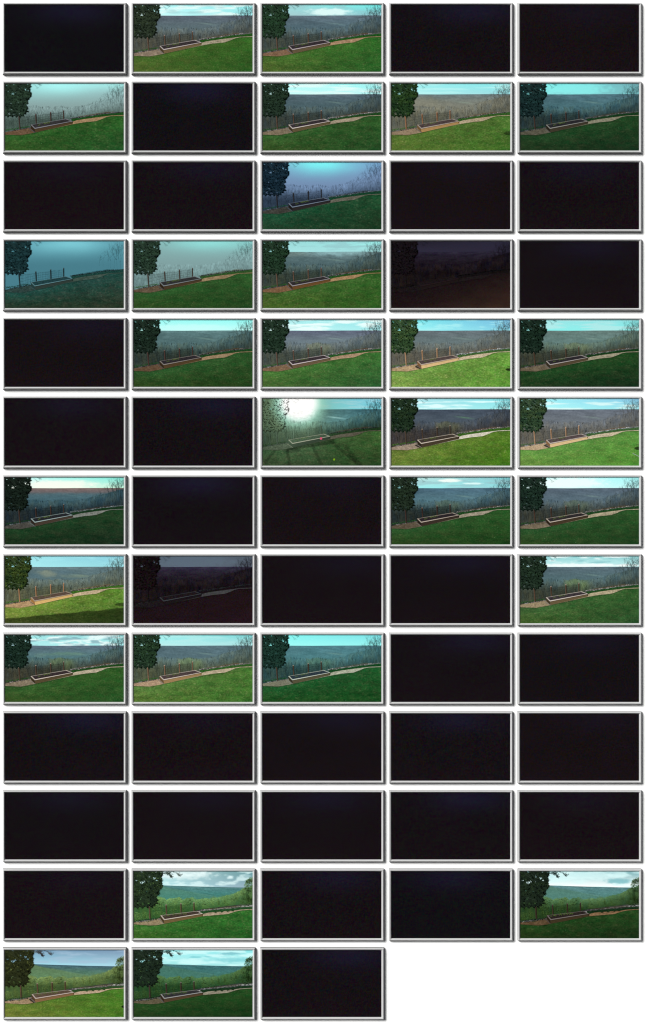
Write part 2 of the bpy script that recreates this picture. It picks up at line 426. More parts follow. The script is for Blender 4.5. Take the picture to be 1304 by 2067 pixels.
    for i in range(230):
        u = R.uniform(0, 50); a = float(S['stones_l'](u)); v = R.uniform(a - 2.5 + u * .03, a + .8); h = R.uniform(.6, 1.6)
        Q.append([(u - .4, v), (u + .4, v), (u + R.uniform(-.8, .8), v - h)]); J.append(R.gauss(0.4, 1))
    if leafy:
        for cx, cy, r in ((34, 99, 5), (28, 101, 4), (165, 83, 2), (178, 82, 2.2), (190, 81, 2), (200, 80, 2), (218, 72, 5), (166, 77, 5), (145, 80, 5)):
            for i in range(45):
                u = cx + R.gauss(0, r * .6); v = cy + R.gauss(0, r * .25); Q.append([(u - .4, v), (u + .4, v), (u + R.uniform(-.9, .9), v - R.uniform(.7, 1.8))]); J.append(R.gauss(.2, 1))
    S['pq'] = np.array(Q); S['pj'] = np.array(J)
    Q = []
    for i in range(300):
        c = R.choice((155, 166, 176, 186, 192, 200, 203, 206, 214)); u = R.gauss(c, 3.6); v = float(S['stones'](u)) + .4; 
        Q.append([(u - .3, v), (u + .3, v), (u + R.uniform(-.8, .8), v - R.uniform(.8, 3.4))])
    S['gq'] = np.array(Q)
    # seedlings in the soil
    Q = []
    ctr = [(81, 80, 3.2), (88, 79, 2.8), (70, 83.6, 2)] if not leafy else [(70, 89, 2.5), (82, 87, 3.5), (92, 86, 4.5), (103, 85.4, 2.5), (62, 91, 2)]
    for cx, cy, r in ctr:
        for i in range(26 if r > 2.1 else 9):
            u = cx + R.gauss(0, r * .7); v = cy + R.gauss(0, r * .28) - (u - cx) * .1; Q.append([(u - .35, v + .2), (u + .4, v), (u + R.uniform(-.8, .8), v - R.uniform(.5, 1.5))])
    S['seed'] = np.array(Q)
    # wire netting
    Q = []
    ps = S['posts']
    for a, b in ((0, 1), (1, 2), (2, 3)):
        (ax, ay), (axb, ayb), _ = ps[a]; (bx, by), (bxb, byb), _ = ps[b]
        for f in (.18, .4, .62, .84):
            n_ = 8; pr = None
            for k in range(n_ + 1):
                t = k / n_; x = ax + (bx - ax) * t + f; y = (ay + (ayb - ay) * f) * (1 - t) + (by + (byb - by) * f) * t + R.uniform(-.5, .7)
                if pr: Q.append(sliver(pr, (x, y), .22))
                pr = (x, y)
        for k in range(1, 14):
            t = k / 14; x = ax + (bx - ax) * t; y0 = ay + (by - ay) * t + 2; y1 = ayb + (byb - ayb) * t
            Q.append(sliver((x + R.uniform(-.5, .5), y0), (x + R.uniform(-.8, .8), y1), .2))
    S['wire'] = np.array(Q)

make_shapes(A, False, 11)
make_shapes(B, True, 23)

# ------------------------------------------------------------------ one printed landscape
def landscape(root, P, seed):
    S = B if P.get('view') == 'B' else A
    R = random.Random(seed); g = np.random.default_rng(seed)
    P = dict(P)
    def toward(c, gcol, k): return tuple(np.asarray(c, float) * (1 - k) + np.asarray(gcol, float) * k)
    P['lawn'] = tuple(tuple(np.array(c, float) * np.array([1.03, .94, .92] if S is A else [1.12, .95, .80]) + np.array([4, 0, 3]) * (c[1] / 90.0)) for c in P['lawn'])
    P['post'] = tuple(np.array(P['post'], float) * (.95 if P.get('sun') else .84))
    for key in ('mulch', 'path', 'wood', 'post'):
        l = sum(P[key]) / 3.0; P[key] = toward(P[key], (l, l, l), .12 if key == 'wood' else .32 if key == 'post' else .22)
    if not P.get('sun') and 'dim' not in P: P['wood'] = tuple(np.array(P['wood']) * .88)
    kb = 1 if P['con'][0][2] < P['con'][0][1] + 3 else .3
    P['con'] = tuple(np.array(toward(c, (sum(c) / 3.0,) * 3, .2)) * np.array([1 + .1 * kb, 1 - .02 * kb, 1 - .13 * kb]) + np.array([5, 2, 0]) * kb for c in P['con'])
    fogc = P.get('fogc'); rid_v = 21 if S is A else 30
    def sky_c(U, V):
        t = np.clip(V / rid_v, 0, 1.0)
        c = bil(P['sky'], U / 240, t)
        if fogc is None: c = c * .9 + c.mean(1)[:, None] * .1 + 2
        if 'cloud' in P:
            cc, amt, sx, sy, lo = P['cloud']
            n1 = fbm(U / sx + seed, V / sy, seed, 5)
            c = mixc(c, cc, amt * sm(lo, lo + .22, n1))
        if 'cloud2' in P:
            cc, amt, sx, sy, lo = P['cloud2']
            n1 = fbm(U / sx + seed * 3, V / sy, seed + 5, 5)
            c = mixc(c, cc, amt * sm(lo, lo + .18, n1))
        for (cx, cy, rx, ry, cc, am) in P.get('blobs', ()):
            if fogc is None:
                r = np.hypot((U - cx) / rx, (V - cy) / ry) + (fbm(U / 7, V / 3, seed + 2) - .5) * .7
                c = mixc(c, cc, am * (1 - sm(.5, 1.15, r)))
            else:       # smooth glow through mist
                r = np.hypot((U - cx) / rx, (V - cy) / (ry * 1.3)) + (fbm(U / 40, V / 14, seed + 2) - .5) * .25
                c = mixc(c, cc, am * np.exp(-(r / .85) ** 2))
        if fogc is not None:
            c = mixc(c, fogc, P.get('fogsky', 1) * sm(2, 52, V))
        return c
    strip('sky', np.linspace(0, 240, 141), 0, (lambda u: S['ridge'](u) + 3) if fogc is None else 101, 26 if fogc is None else 46, sky_c, 0, M_plain, root, P)
    fr = P.get('fogridge', 0)
    def ridge_c(U, V):
        T = S['ridge'](U); t = np.clip((V - T) / 24, 0, 1)
        c = mixc(P['ridge'][0], P['ridge'][1], t)
        # nearer spur coming down from the left
        lo = T + (U - 52) * .175 + 2
        spur = sm(-1.2, 1.2, V - lo) * (U > 40) * (1 - sm(165, 185, U))
        c = c * (1 - .075 * P.get('spur', 1) * spur[:, None]) 
        c = c + ((fbm((U + V * 2.6) / 17, (V - U * .10) / 4.0, seed % 4 + 1) - .5) * 26)[:, None] + ((fbm(U / 3, V / 1.3, 5) - .5) * 12)[:, None]
        if 'spurc' in P:
            q = V - (T + 1.5 + (U - 57) * .165 + (fbm(U / 8, U * 0, 3) - .5) * 2.5)
            c = mixc(c, np.array(P['spurc'], float), .8 * sm(-.8, 1.0, q) * (1 - sm(165, 185, U)))
            c = c + ((fbm(U / 2.2, V / 1.5, 15) - .5) * 26)[:, None]
        for (x0, y0, sl, ln, k) in ((70, 3, .10, 60, .07), (120, 2.5, .16, 45, .08), (185, 4, -.10, 40, .06), (150, 1.5, .2, 40, .05)):   # gullies running down the far slope
            q = (V - T - y0 - (U - x0) * sl) * (1 if sl > 0 else 1); m = (U > x0) * (1 - sm(x0 + ln * .6, x0 + ln, U)) * sm(x0, x0 + 8, U)
            c = c * (1 - k * m * np.exp(-((q - 1.2) / 1.6) ** 2) + k * .7 * m * np.exp(-((q + 1.6) / 1.8) ** 2))[:, None]
        vy = T + 17 + (U - 150) * .12
        patch = np.exp(-((V - vy) / 1.3) ** 2) * np.exp(-((U - 148) / 17.0) ** 2) * (.55 + .9 * fbm(U / 5, V / 2, 8))
        c = mixc(c, P.get('valley', (130, 155, 140)), np.clip(patch * P.get('valk', .6), 0, 1))
        dk = np.exp(-((V - vy + 2.6) / .8) ** 2) * np.exp(-((U - 150) / 22.0) ** 2)
        c = c * (1 - .18 * dk[:, None])
        for (cx, cy, rx, ry, cc, am) in P.get('hillblobs', ()):
            r = np.hypot((U - cx) / rx, (V - cy) / ry) + (fbm(U / 9, V / 5, seed + 2) - .5) * .9
            c = mixc(c, cc, am * (1 - sm(.35, 1.2, r)))
        c = c * (1 - .16 * (1 - sm(.3, 1.5, V - T))[:, None])
        # haze low in the valley
        c = mixc(c, mixc(c, P['ridge'][1], .5), t)
        return c
    if fr < 1:
        strip('ridge', np.linspace(0, 240, 161), S['ridge'], 62, 30, ridge_c, 1, M_grain, root, P)
    # woods
    fw = P.get('fogwood', 0); wT, wB = P['woods']; wT = toward(wT, P['ridge'][1], .68 if S is A else .2)
    def wood_base(U, V):
        T = S['wtop'](U); t = np.clip((V - T) / (88 - T), 0, 1)
        c = mixc(wT, wB, sm(0, .7, t))
        n_ = (fbm(U / 9, V / 7, 31) - .5) * (1 - fw)
        c = c + (n_ * 26)[:, None] + ((fbm(U / 5, V / 9, 61) - .5) * (1 - fw) * 22)[:, None] * np.array([1.0, .5, -.4])
        if 'woodg' in P:
            gg = P['woodg']
            for cx, cy, r in ((112, 50, 9), (128, 58, 12), (98, 55, 8)):
                c = mixc(c, gg, P.get('woodgk', .35) * np.exp(-((U - cx) ** 2 + (V - cy) ** 2) / r ** 2))
        c = c * (1 - .12 * P.get('rightdark', 1) * sm(170, 240, U)[:, None])
        if fw: 
            c = mixc(c, sky_c(U, V), np.clip(fw * (1 - sm(0, .7, t) * (1 - P.get('fogdeep', .3))), 0, 1))
        return c
    us = np.linspace(0, 240, 481)
    jag = S['wtop'](us) + .4 + (fbm(us / 1.6, us * 0, 77, 3) - .5) * 3.0
    if fw < .99:
        kind = 'stuff'
        strip('woods', us, curve(list(zip(us, jag))), lambda u: np.interp(u, [0, 60, 140, 240], [99, 92, 76, 64]), 16, wood_base, 2, M_plain if P.get('dim') else M_wood if S is A else M_leaf, root, P, kind)
        ctr = S['wq'].mean(1); c = wood_base(ctr[:, 0], ctr[:, 1] - 5 * fw)
        amp = P.get('trunk', 7.5 if S is A else 5) * (1 - .92 * fw)
        tint = np.array([1.0, .98, .92])
        c = c + (S['wj'] * amp)[:, None] * tint
        if fw < .9: quads('tree_trunks', S['wq'], c, 3, M_plain, root, P, 'stuff')
        if S is B:
            ctr = S['lq'].mean(1); c = wood_base(ctr[:, 0], ctr[:, 1])
            c = mixc(c, P.get('leaf', (90, 140, 60)), .45) + (S['lj'] * P.get('leafamp', 20))[:, None] * np.array([1, 1.05, .6])
            quads('tree_crowns', S['lq'], c, 4, M_leaf, root, P, 'stuff')
    ft = P.get('fogtree', 0)
    if ft < .99:
        ctr = S['bt'].mean(1); c0 = np.array(P.get('bare', (np.array(wT) * .55 + np.array(wB) * .3)), float)
        c = np.repeat(c0[None], len(ctr), 0) + g.normal(0, 5, len(ctr))[:, None]
        sk = sky_c(ctr[:, 0], np.minimum(ctr[:, 1], 60))
        c = mixc(c, sk, np.full(len(ctr), ft))
        quads('bare_tree', S['bt'], c, 3.5, M_plain, root, P)
    # mulch path
    def mulch_c(U, V):
        return mixc(P['mulch'], P['path'], sm(60, 130, U)) + ((fbm(U / 5, V / 2.5, seed + 4) - .5) * 34)[:, None] * P.get('mulchk', 1)
    strip('mulch_path', np.linspace(0, 240, 121), S['mulch'], lambda u: S['lawn'](u) + 1, 6, mulch_c, 5, M_mulch, root, P)
    pl = np.array(P['plant'], float)
    strip('border_plants', np.linspace(134, 240, 81), lambda u: S['stones'](u) + .8, lambda u: S['mulch'](u) + .3, 4, lambda U, V: np.repeat(pl[None] * .72, len(U), 0), 6, M_leaf, root, P)
    quads('border_leaves', S['pq'], pl[None] + S['pj'][:, None] * np.array([11, 13, 7]) * P.get('plk', 1), 7, M_plain, root, P, 'stuff')
    quads('straw_grass', S['gq'], np.repeat(np.array(P['straw'], float)[None], len(S['gq']), 0), 6.5, M_plain, root, P, 'stuff')
    st = np.array(P['stone'], float); st = st * .6 + st.mean() * .4 + np.array([-4, 0, 2])
    quads('stone_edging', S['sq'], np.clip(st[None] * (.86 + S['sj'][:, None] * .27), 0, 255), 7.5, M_leaf, root, P, 'stuff')
    quads('wire_netting', S['wire'], np.repeat(np.array(P['wire'], float)[None], len(S['wire']), 0), 8, M_plain, root, P)
    pc = np.array(P['post'], float)
    for (a, b, wd) in S['posts']:
        h = wd / 2 * .95
        q = [[(a[0] - h, a[1]), (a[0] + h, a[1]), (b[0] + h, b[1]), (b[0] - h, b[1])],
             [(a[0] + h * .15, a[1]), (a[0] + h, a[1]), (b[0] + h, b[1]), (b[0] + h * .15, b[1])],
             [(a[0] - h * 1.1, a[1] - .9), (a[0] + h * 1.1, a[1] - .9), (a[0] + h, a[1] + .7), (a[0] - h, a[1] + .7)]]
        po = quads('fence_post', q[:1], [pc], 9, M_leaf, root, P)
        quads('shaded_side', q[1:2], [pc * P.get('postshade', .62)], 9.3, M_leaf, po, P)
        quads('post_cap', q[2:], [P.get('cap', pc * .5 + np.array(P['rim'], float) * .5)], 9.5, M_plain, po, P)
    # lawn
    def lawn_c(U, V):
        T = S['lawn'](U); t = np.clip((V - T) / (135 - T), 0, 1)
        c = bil(P['lawn'], U / 240, t)
        n1 = fbm(U / 26, V / 9, seed % 3 + 41, 4) - .5
        c = c * (1 + .30 * n1)[:, None]
        c = c + (fbm(U / 12, V / 4, 43, 3) - .5)[:, None] * np.array([26, 4, 8]) * P.get('lawnk', 1)
        c = c * (1 - .22 * (1 - sm(0, 2.5, V - T)))[:, None]
        if 'shade' in P:
            x0, y0, x1, y1, k = P['shade']
            ln = y0 + (y1 - y0) * U / 240 + (fbm(U / 12, U * 0, 9) - .5) * 4
            c = c * (1 - k * sm(-1.5, 1.5, V - ln))[:, None]
        for (cx, cy, rx, ry, k) in P.get('lawnshade', ()):
            r = np.hypot((U - cx) / rx, (V - cy) / ry); c = c * (1 - k * (1 - sm(.8, 1.1, r)))[:, None]
        return c
    if 'lawnshade' in P or P.get('hook'): nx, nv = 241, 60
    else: nx, nv = 121, 34
    strip('lawn', np.linspace(0, 240, nx), S['lawn'], 135, nv, lawn_c, 10, M_plain if P.get('dim') else M_lawn, root, P)
    # pale petals and leaves lying in the grass
    Q = []
    for k in range(P.get('litter', 5)):
        u = R.uniform(20, 236); v = R.uniform(float(S['lawn'](u)) + 8, 132); r = R.uniform(.3, .75)
        Q.append([(u - r, v), (u, v - r * .8), (u + r, v), (u, v + r * .7)])
    lc = np.array(P.get('litc', np.clip(bil(P['lawn'], np.array([.5]), np.array([.5]))[0] * 1.1 + 55, 0, 255)), float)
    if Q: quads('fallen_petals', Q, np.repeat(lc[None], len(Q), 0), 11, M_plain, root, P)
    if P.get('stick'):
        quads('stick', [sliver((227, 110), (240, 116.5), 1.0)], [P['stick']], 11.2, M_plain, root, P)
    # raised bed
    ro, ri, fb = S['rimo'], S['rimi'], S['fb']; wd = np.array(P['wood'], float); rim = np.array(P['rim'], float)
    fq = np.array([ro[3], ro[2], fb[0], fb[1]])
    bed = quads('raised_bed', [fq], [wd], 12, M_board, root, P)
    lq = []
    for f in (.33, .66):
        a = fq[0] * (1 - f) + fq[3] * f; b = fq[1] * (1 - f) + fq[2] * f
        lq.append(sliver(a, b, .38))
    quads('board_joint', lq, [wd * .74] * 2, 12.4, M_plain, bed, P)
    quads('end_boards', [[ro[0], ro[3], fb[1], fb[2]]], [P.get('end', wd * .62)], 12.3, M_plain, bed, P)
    quads('step_board', [sliver((fb[2][0] - 3.0, fb[2][1] + .6), (fb[1][0] + .4, fb[1][1] + .2), 1.4)], [P.get('step', rim * .62)], 12.2, M_plain, bed, P)
    if P.get('bedshade'):
        quads('bed_shadow', [[fb[2], fb[1], (fb[1][0] - 4, fb[1][1] + .5), (fb[2][0] - 6, fb[2][1] + 4)]], [np.array(P['mulch']) * .35], 11.5, M_plain, bed, P)
    cen = np.mean(np.array(ri), 0)
    ri = [tuple(np.array(ro[i]) * .28 + np.array(ri[i]) * .72) for i in range(4)]
    quads('rim_shadow', [sliver(np.array(ro[3]) + [0, .5], np.array(ro[2]) + [0, .45], .7)], [wd * .45], 12.6, M_plain, bed, P)
    ring_q = [[ro[i], ro[(i + 1) % 4], ri[(i + 1) % 4], ri[i]] for i in range(4)]
    rc = [rim * .8, rim * .9, rim * 1.0, rim * .9]
    quads('rim', ring_q, rc, 13, M_plain, bed, P)
    so_ = np.array(P['soil'], float)
    a = np.array(ri)
    us_ = []
    quads('soil', [ri], [so_], 12.8, M_mulch, bed, P)
    quads('soil_shade', [sliver(np.array(ri[0]) + [.5, .3], np.array(ri[1]) + [0, .3], .7)], [so_ * .78], 12.9, M_plain, bed, P)
    quads('drain_hole', [sliver((ro[2][0] - 1.6, ro[2][1] + 1.6), (ro[2][0] - 1.3, ro[2][1] + 3.6), 1.3)], [wd * .3], 13.1, M_plain, bed, P)
    quads('seedlings', S['seed'], np.repeat(np.array(P.get('seed', (95, 120, 50)), float)[None], len(S['seed']), 0), 13.3, M_plain, bed, P)
    # conifer
    d, h = np.array(P['con'][0], float), np.array(P['con'][1], float)
    ctr = S['cm'].mean(1)
    n1 = fbm(ctr[:, 0] / 9, ctr[:, 1] / 6, (11 if S is A else 23) + 9)
    c = mixc(d, h, np.clip(n1 * 1.2 - .42, 0, 1))
    ml = M_plain if P.get('dim') or P.get('hook') else M_leaf
    con = quads('conifer', S['cm'], c, 14, ml, root, P)
    c = mixc(d, h, S['cj'])
    kk = g.random(len(c)) < .08; c[kk] = c[kk] * P.get('confleck', 1.45 if P.get('sun') else 1.25) + 4
    if S is B:
        k = g.random(len(c)) < .07; k &= S['ct'].mean(1)[:, 1] < 45
        c[k] = np.array(P.get('conleaf', h * 1.35))
    quads('needle_tufts', S['ct'], c, 14.5, ml, con, P, 'stuff')
    if S is A or True:
        quads('dead_branches', S['db'], np.repeat(mixc(d, P.get('deadc', (135, 145, 130)), np.array([P.get('deadk', .25)])), len(S['db']), 0), 15, M_plain, con, P, 'stuff')
    tc = np.array(P.get('twig', d * .4 + np.array(P['sky'][0]) * .5), float)
    tw = quads('overhanging_twigs', S['tw'], np.repeat(tc[None], len(S['tw']), 0), 15.3, M_plain, root, P)
    if S['tl'] is not None:
        quads('twig_leaves', S['tl'], np.repeat(np.array(P['tleaf'], float)[None], len(S['tl']), 0) + g.normal(0, 14, len(S['tl']))[:, None], 15.6, M_plain, tw, P, 'stuff')
    for (nm, q, c) in P.get('extra', ()):
        quads(nm, q, c, 16.5, M_plain, root, P)

def same(c): return (c, c, c, c)
def tb(t, b): return (t, t, b, b)
W4 = lambda l, r, bl, br: (l, r, bl, br)

def disc(cx, cy, r, n=14):
    return [(cx + r * math.cos(i * 2 * math.pi / n), cy + r * math.sin(i * 2 * math.pi / n)) for i in range(n)]

def glare(U, V, c, name):
    x, y = U - 73, (V - 8) * 1.05
    r = np.hypot(x, y) - 5 * fbm(np.arctan2(y, x) * 3 + 9, x * 0, 4)
    k2 = np.exp(-(r / 92.0) ** 2) * (1 - .45 * sm(95, 150, U))
    if name in ('conifer', 'needle_tufts', 'dead_branches', 'tree_trunks', 'woods', 'fence_post', 'post_cap', 'bare_tree'): k2 = np.clip(k2 * 1.13, 0, 1.1)
    if name in ('conifer', 'needle_tufts'): c = c * .5 + np.array([26, 38, 28])
    c = mixc(c, (116, 142, 112), np.clip(k2 * .86, 0, 1))
    c = mixc(c, (165, 225, 205), (.95 if name in ('conifer', 'needle_tufts', 'dead_branches') else .8) * (1 - sm(30, 64, r)))
    c = mixc(c, (255, 255, 253), 1 - sm(23, 46, r))
    if name == 'lawn':       # long shadows of the posts, falling towards the viewer
        for (x0, y0, x1, y1, wd) in ((50, 106, 55, 135, 3.2), (26, 102, 6, 128, 3.0), (101, 95, 120, 135, 3.4), (143, 90, 186, 126, 3.0), (170, 100, 196, 135, 5)):
            t = np.clip(((U - x0) * (x1 - x0) + (V - y0) * (y1 - y0)) / ((x1 - x0) ** 2 + (y1 - y0) ** 2), 0, 1)
            d = np.hypot(U - x0 - t * (x1 - x0), V - y0 - t * (y1 - y0))
            c = c * (1 - .2 * (1 - sm(wd * .6, wd * 1.3, d)))[:, None]
        sl = (93 - (U - 60) * .15) + 9
        c = c * (1 - .35 * (1 - sm(-1, 3, V - sl)) * (U > 48) * (1 - sm(140, 152, U)))[:, None]
    return c

def vign(U, V, c, name):
    return c

PH = {}
def ph(r, c_, **k): PH[(r, c_)] = k

ph(0, 1, sky=W4((185, 245, 246), (135, 236, 238), (200, 250, 250), (150, 225, 230)), cloud=((228, 248, 246), .85, 38, 6, .40), cloud2=((158, 205, 208), .6, 40, 5, .56),
   ridge=((86, 94, 108), (94, 112, 118)), woods=((98, 108, 106), (74, 76, 68)), con=((22, 42, 38), (48, 76, 60)), lawn=W4((62, 104, 40), (44, 100, 34), (66, 98, 38), (36, 84, 30)),
   mulch=(138, 118, 96), path=(155, 142, 115), rim=(186, 176, 174), wood=(128, 106, 70), soil=(52, 46, 48), post=(118, 86, 62))
ph(0, 2, sky=W4((160, 212, 214), (105, 240, 236), (165, 205, 208), (130, 188, 198)), blobs=[(135, 14, 50, 8, (222, 248, 246), .9)], cloud2=((150, 190, 196), .5, 40, 6, .5),
   ridge=((96, 112, 124), (84, 108, 118)), spur=2, valley=(130, 158, 150), woods=((88, 106, 106), (62, 70, 64)), con=((20, 48, 40), (32, 84, 60)), lawn=W4((62, 108, 42), (38, 104, 36), (66, 100, 40), (32, 88, 34)),
   mulch=(128, 94, 68), path=(162, 124, 90), rim=(174, 164, 166), wood=(112, 94, 66), soil=(48, 42, 46), post=(116, 84, 60))
ph(1, 0, sky=W4((150, 205, 205), (165, 232, 230), (150, 210, 210), (150, 190, 192)), blobs=[(110, 2, 70, 22, (170, 246, 244), .8)], fogc=(132, 158, 157), fogridge=1, fogwood=.86, fogdeep=.15, fogtree=.45,
   ridge=((126, 150, 150),) * 2, woods=((92, 116, 116), (58, 74, 66)), con=((20, 45, 42), (38, 78, 64)), lawn=W4((40, 92, 38), (34, 92, 34), (42, 84, 32), (28, 76, 34)),
   mulch=(104, 76, 52), path=(158, 124, 84), rim=(126, 128, 134), wood=(88, 68, 44), soil=(48, 46, 48), post=(86, 64, 54), wire=(66, 78, 74))
ph(1, 2, sky=W4((170, 248, 246), (140, 240, 238), (200, 248, 246), (175, 240, 240)), cloud=((222, 246, 244), .85, 55, 4, .42),
   ridge=((84, 102, 114), (76, 98, 104)), woods=((86, 100, 96), (54, 62, 58)), con=((18, 44, 40), (32, 66, 54)), lawn=W4((44, 92, 42), (36, 86, 36), (46, 84, 34), (28, 70, 32)),
   mulch=(122, 106, 82), path=(152, 136, 110), rim=(196, 186, 180), wood=(108, 92, 60), soil=(50, 44, 48), post=(108, 78, 56))
ph(1, 3, sky=W4((150, 235, 236), (125, 228, 232), (170, 240, 240), (145, 215, 222)), cloud=((180, 238, 238), .8, 60, 3.5, .42),
   ridge=((104, 120, 124), (126, 128, 116)), hillblobs=[(60, 40, 60, 14, (138, 134, 112), .5)], woods=((116, 118, 106), (90, 92, 80)), con=((16, 50, 34), (42, 86, 38)), lawn=W4((72, 112, 44), (62, 112, 44), (74, 114, 44), (52, 102, 34)),
   mulch=(142, 118, 90), path=(168, 148, 114), rim=(166, 156, 146), wood=(172, 132, 78), soil=(72, 60, 60), post=(165, 105, 60), sun=1, lawnshade=[(238, 100, 12, 4, .4)])
ph(1, 4, sky=W4((105, 236, 234), (110, 176, 184), (130, 225, 226), (110, 186, 192)), blobs=[(110, 10, 80, 14, (140, 244, 240), .6)],
   ridge=((78, 110, 122), (74, 112, 120)), spur=1.6, woods=((62, 90, 92), (38, 52, 52)), con=((16, 38, 42), (24, 62, 62)), lawn=W4((28, 66, 34), (24, 68, 32), (26, 54, 28), (20, 46, 26)),
   mulch=(84, 80, 64), path=(126, 122, 98), rim=(138, 138, 132), wood=(70, 62, 46), soil=(38, 38, 42), post=(82, 58, 46))
ph(2, 2, sky=W4((120, 165, 190), (118, 160, 200), (120, 155, 190), (118, 148, 188)), blobs=[(120, 4, 78, 26, (122, 240, 242), .95)], fogc=(112, 138, 172), fogridge=1, fogwood=.75, fogdeep=.08, fogtree=.45,
   ridge=((112, 138, 172),) * 2, woods=((72, 92, 118), (38, 52, 68)), con=((12, 32, 48), (24, 58, 80)), lawn=W4((24, 78, 52), (24, 76, 44), (24, 64, 40), (22, 52, 30)),
   mulch=(60, 60, 54), path=(94, 92, 78), rim=(110, 124, 140), wood=(48, 44, 44), soil=(30, 32, 42), post=(48, 50, 58), stone=(110, 130, 145), plant=(26, 76, 52), straw=(62, 66, 74), wire=(60, 72, 92))
ph(3, 0, sky=W4((86, 150, 165), (90, 150, 165), (100, 165, 180), (86, 146, 160)), blobs=[(130, 6, 85, 26, (124, 200, 212), .9)], fogc=(70, 122, 136), fogridge=1, fogwood=1, fogdeep=.9, fogtree=.96,
   ridge=((70, 122, 136),) * 2, woods=((66, 114, 126), (48, 84, 92)), con=((14, 42, 48), (28, 72, 80)), lawn=W4((26, 74, 66), (28, 74, 66), (30, 56, 38), (34, 50, 34)),
   mulch=(40, 64, 60), path=(58, 80, 70), rim=(88, 126, 132), wood=(52, 68, 62), soil=(30, 58, 62), post=(38, 66, 72), stone=(52, 94, 98), plant=(34, 78, 72), straw=(48, 94, 98), wire=(52, 94, 104), end=(34, 58, 58), seed=(44, 82, 74), grain=.004)
ph(3, 1, sky=W4((128, 170, 170), (135, 200, 198), (130, 172, 172), (132, 175, 175)), blobs=[(150, 0, 80, 22, (144, 220, 216), .85)], fogc=(124, 156, 157), fogridge=1, fogwood=.93, fogdeep=.7, fogtree=.78,
   ridge=((118, 148, 150),) * 2, woods=((98, 126, 126), (70, 90, 88)), con=((22, 50, 48), (36, 78, 64)), lawn=W4((38, 88, 42), (36, 88, 38), (36, 74, 28), (28, 64, 28)),
   mulch=(92, 74, 54), path=(138, 114, 76), rim=(120, 128, 130), wood=(82, 64, 42), soil=(44, 44, 46), post=(88, 78, 66), stone=(105, 118, 112), plant=(56, 98, 48), straw=(112, 118, 96), wire=(84, 98, 98))
ph(3, 2, sky=W4((140, 200, 202), (150, 240, 236), (160, 228, 228), (150, 210, 212)), cloud2=((140, 182, 188), .5, 46, 5, .48),
   ridge=((102, 126, 128), (80, 104, 108)), hillblobs=[(150, 22, 70, 9, (140, 180, 184), .9), (60, 26, 35, 6, (118, 138, 132), .5)], woods=((78, 98, 96), (52, 62, 54)), con=((18, 48, 40), (28, 74, 54)), lawn=W4((58, 100, 44), (42, 98, 38), (56, 94, 32), (36, 84, 28)),
   mulch=(122, 86, 56), path=(160, 122, 78), rim=(146, 142, 146), wood=(120, 82, 42), soil=(46, 42, 44), post=(122, 88, 64))
ph(3, 3, sky=W4((30, 26, 38), (40, 38, 58), (42, 40, 60), (40, 36, 54)), ridge=((40, 36, 52), (28, 22, 30)), woods=((26, 20, 26), (22, 17, 19)), con=((20, 16, 22), (22, 18, 24)), lawn=W4((22, 17, 19), (25, 19, 20), (26, 20, 21), (48, 38, 30)),
   mulch=(25, 19, 21), path=(27, 21, 22), rim=(36, 26, 26), wood=(30, 22, 22), soil=(25, 19, 21), post=(32, 22, 22), stone=(26, 20, 22), plant=(25, 20, 21), straw=(27, 21, 22), wire=(26, 20, 23), grain=.012, litter=0, seed=(27, 21, 22), deadk=0, cap=(32, 22, 22), bare=(25, 20, 26), step=(26, 20, 22), trunk=1.5, plk=.1, mulchk=.1, lawnk=.1, valk=0, litc=(40, 34, 34), twig=(36, 34, 46), end=(25, 19, 21), dim=1)
ph(4, 1, sky=W4((145, 245, 240), (140, 248, 242), (185, 248, 244), (185, 250, 245)), blobs=[(120, 15, 80, 8, (200, 250, 246), .6)],
   ridge=((90, 122, 124), (84, 114, 116)), spur=1.5, woods=((78, 100, 94), (46, 56, 50)), con=((14, 36, 34), (24, 58, 50)), lawn=W4((38, 86, 42), (34, 84, 38), (36, 68, 26), (28, 60, 24)),
   mulch=(98, 72, 50), path=(150, 122, 86), rim=(132, 126, 120), wood=(92, 70, 42), soil=(42, 38, 42), post=(92, 60, 50))
ph(4, 2, sky=W4((170, 240, 240), (130, 220, 226), (190, 245, 245), (160, 232, 235)), cloud=((230, 252, 250), .95, 42, 4.5, .40), cloud2=((140, 205, 210), .55, 50, 3, .55),
   ridge=((92, 98, 118), (110, 126, 134)), woods=((100, 108, 106), (66, 74, 66)), con=((16, 44, 38), (34, 72, 60)), lawn=W4((60, 116, 50), (48, 110, 46), (58, 104, 44), (34, 86, 42)),
   mulch=(126, 96, 68), path=(170, 136, 102), rim=(196, 186, 186), wood=(120, 98, 70), soil=(54, 46, 50), post=(118, 86, 66), woodg=(130, 132, 84))
ph(4, 3, sky=W4((110, 238, 238), (112, 182, 222), (160, 250, 248), (120, 205, 228)), cloud=((178, 240, 242), .6, 26, 3.5, .52),
   ridge=((98, 108, 114), (104, 120, 122)), woods=((114, 114, 106), (92, 90, 80)), con=((24, 62, 44), (62, 104, 60)), lawn=W4((98, 152, 68), (84, 150, 56), (104, 154, 66), (76, 144, 48)),
   mulch=(180, 148, 104), path=(194, 174, 138), rim=(182, 166, 152), wood=(222, 184, 126), end=(120, 88, 58), soil=(80, 68, 66), post=(196, 142, 90), sun=1, bedshade=1, stone=(215, 220, 218), plant=(76, 118, 60), lawnshade=[(239, 100, 9, 3.0, .68), (239, 93, 5, 1.0, .5)], deadk=.5)
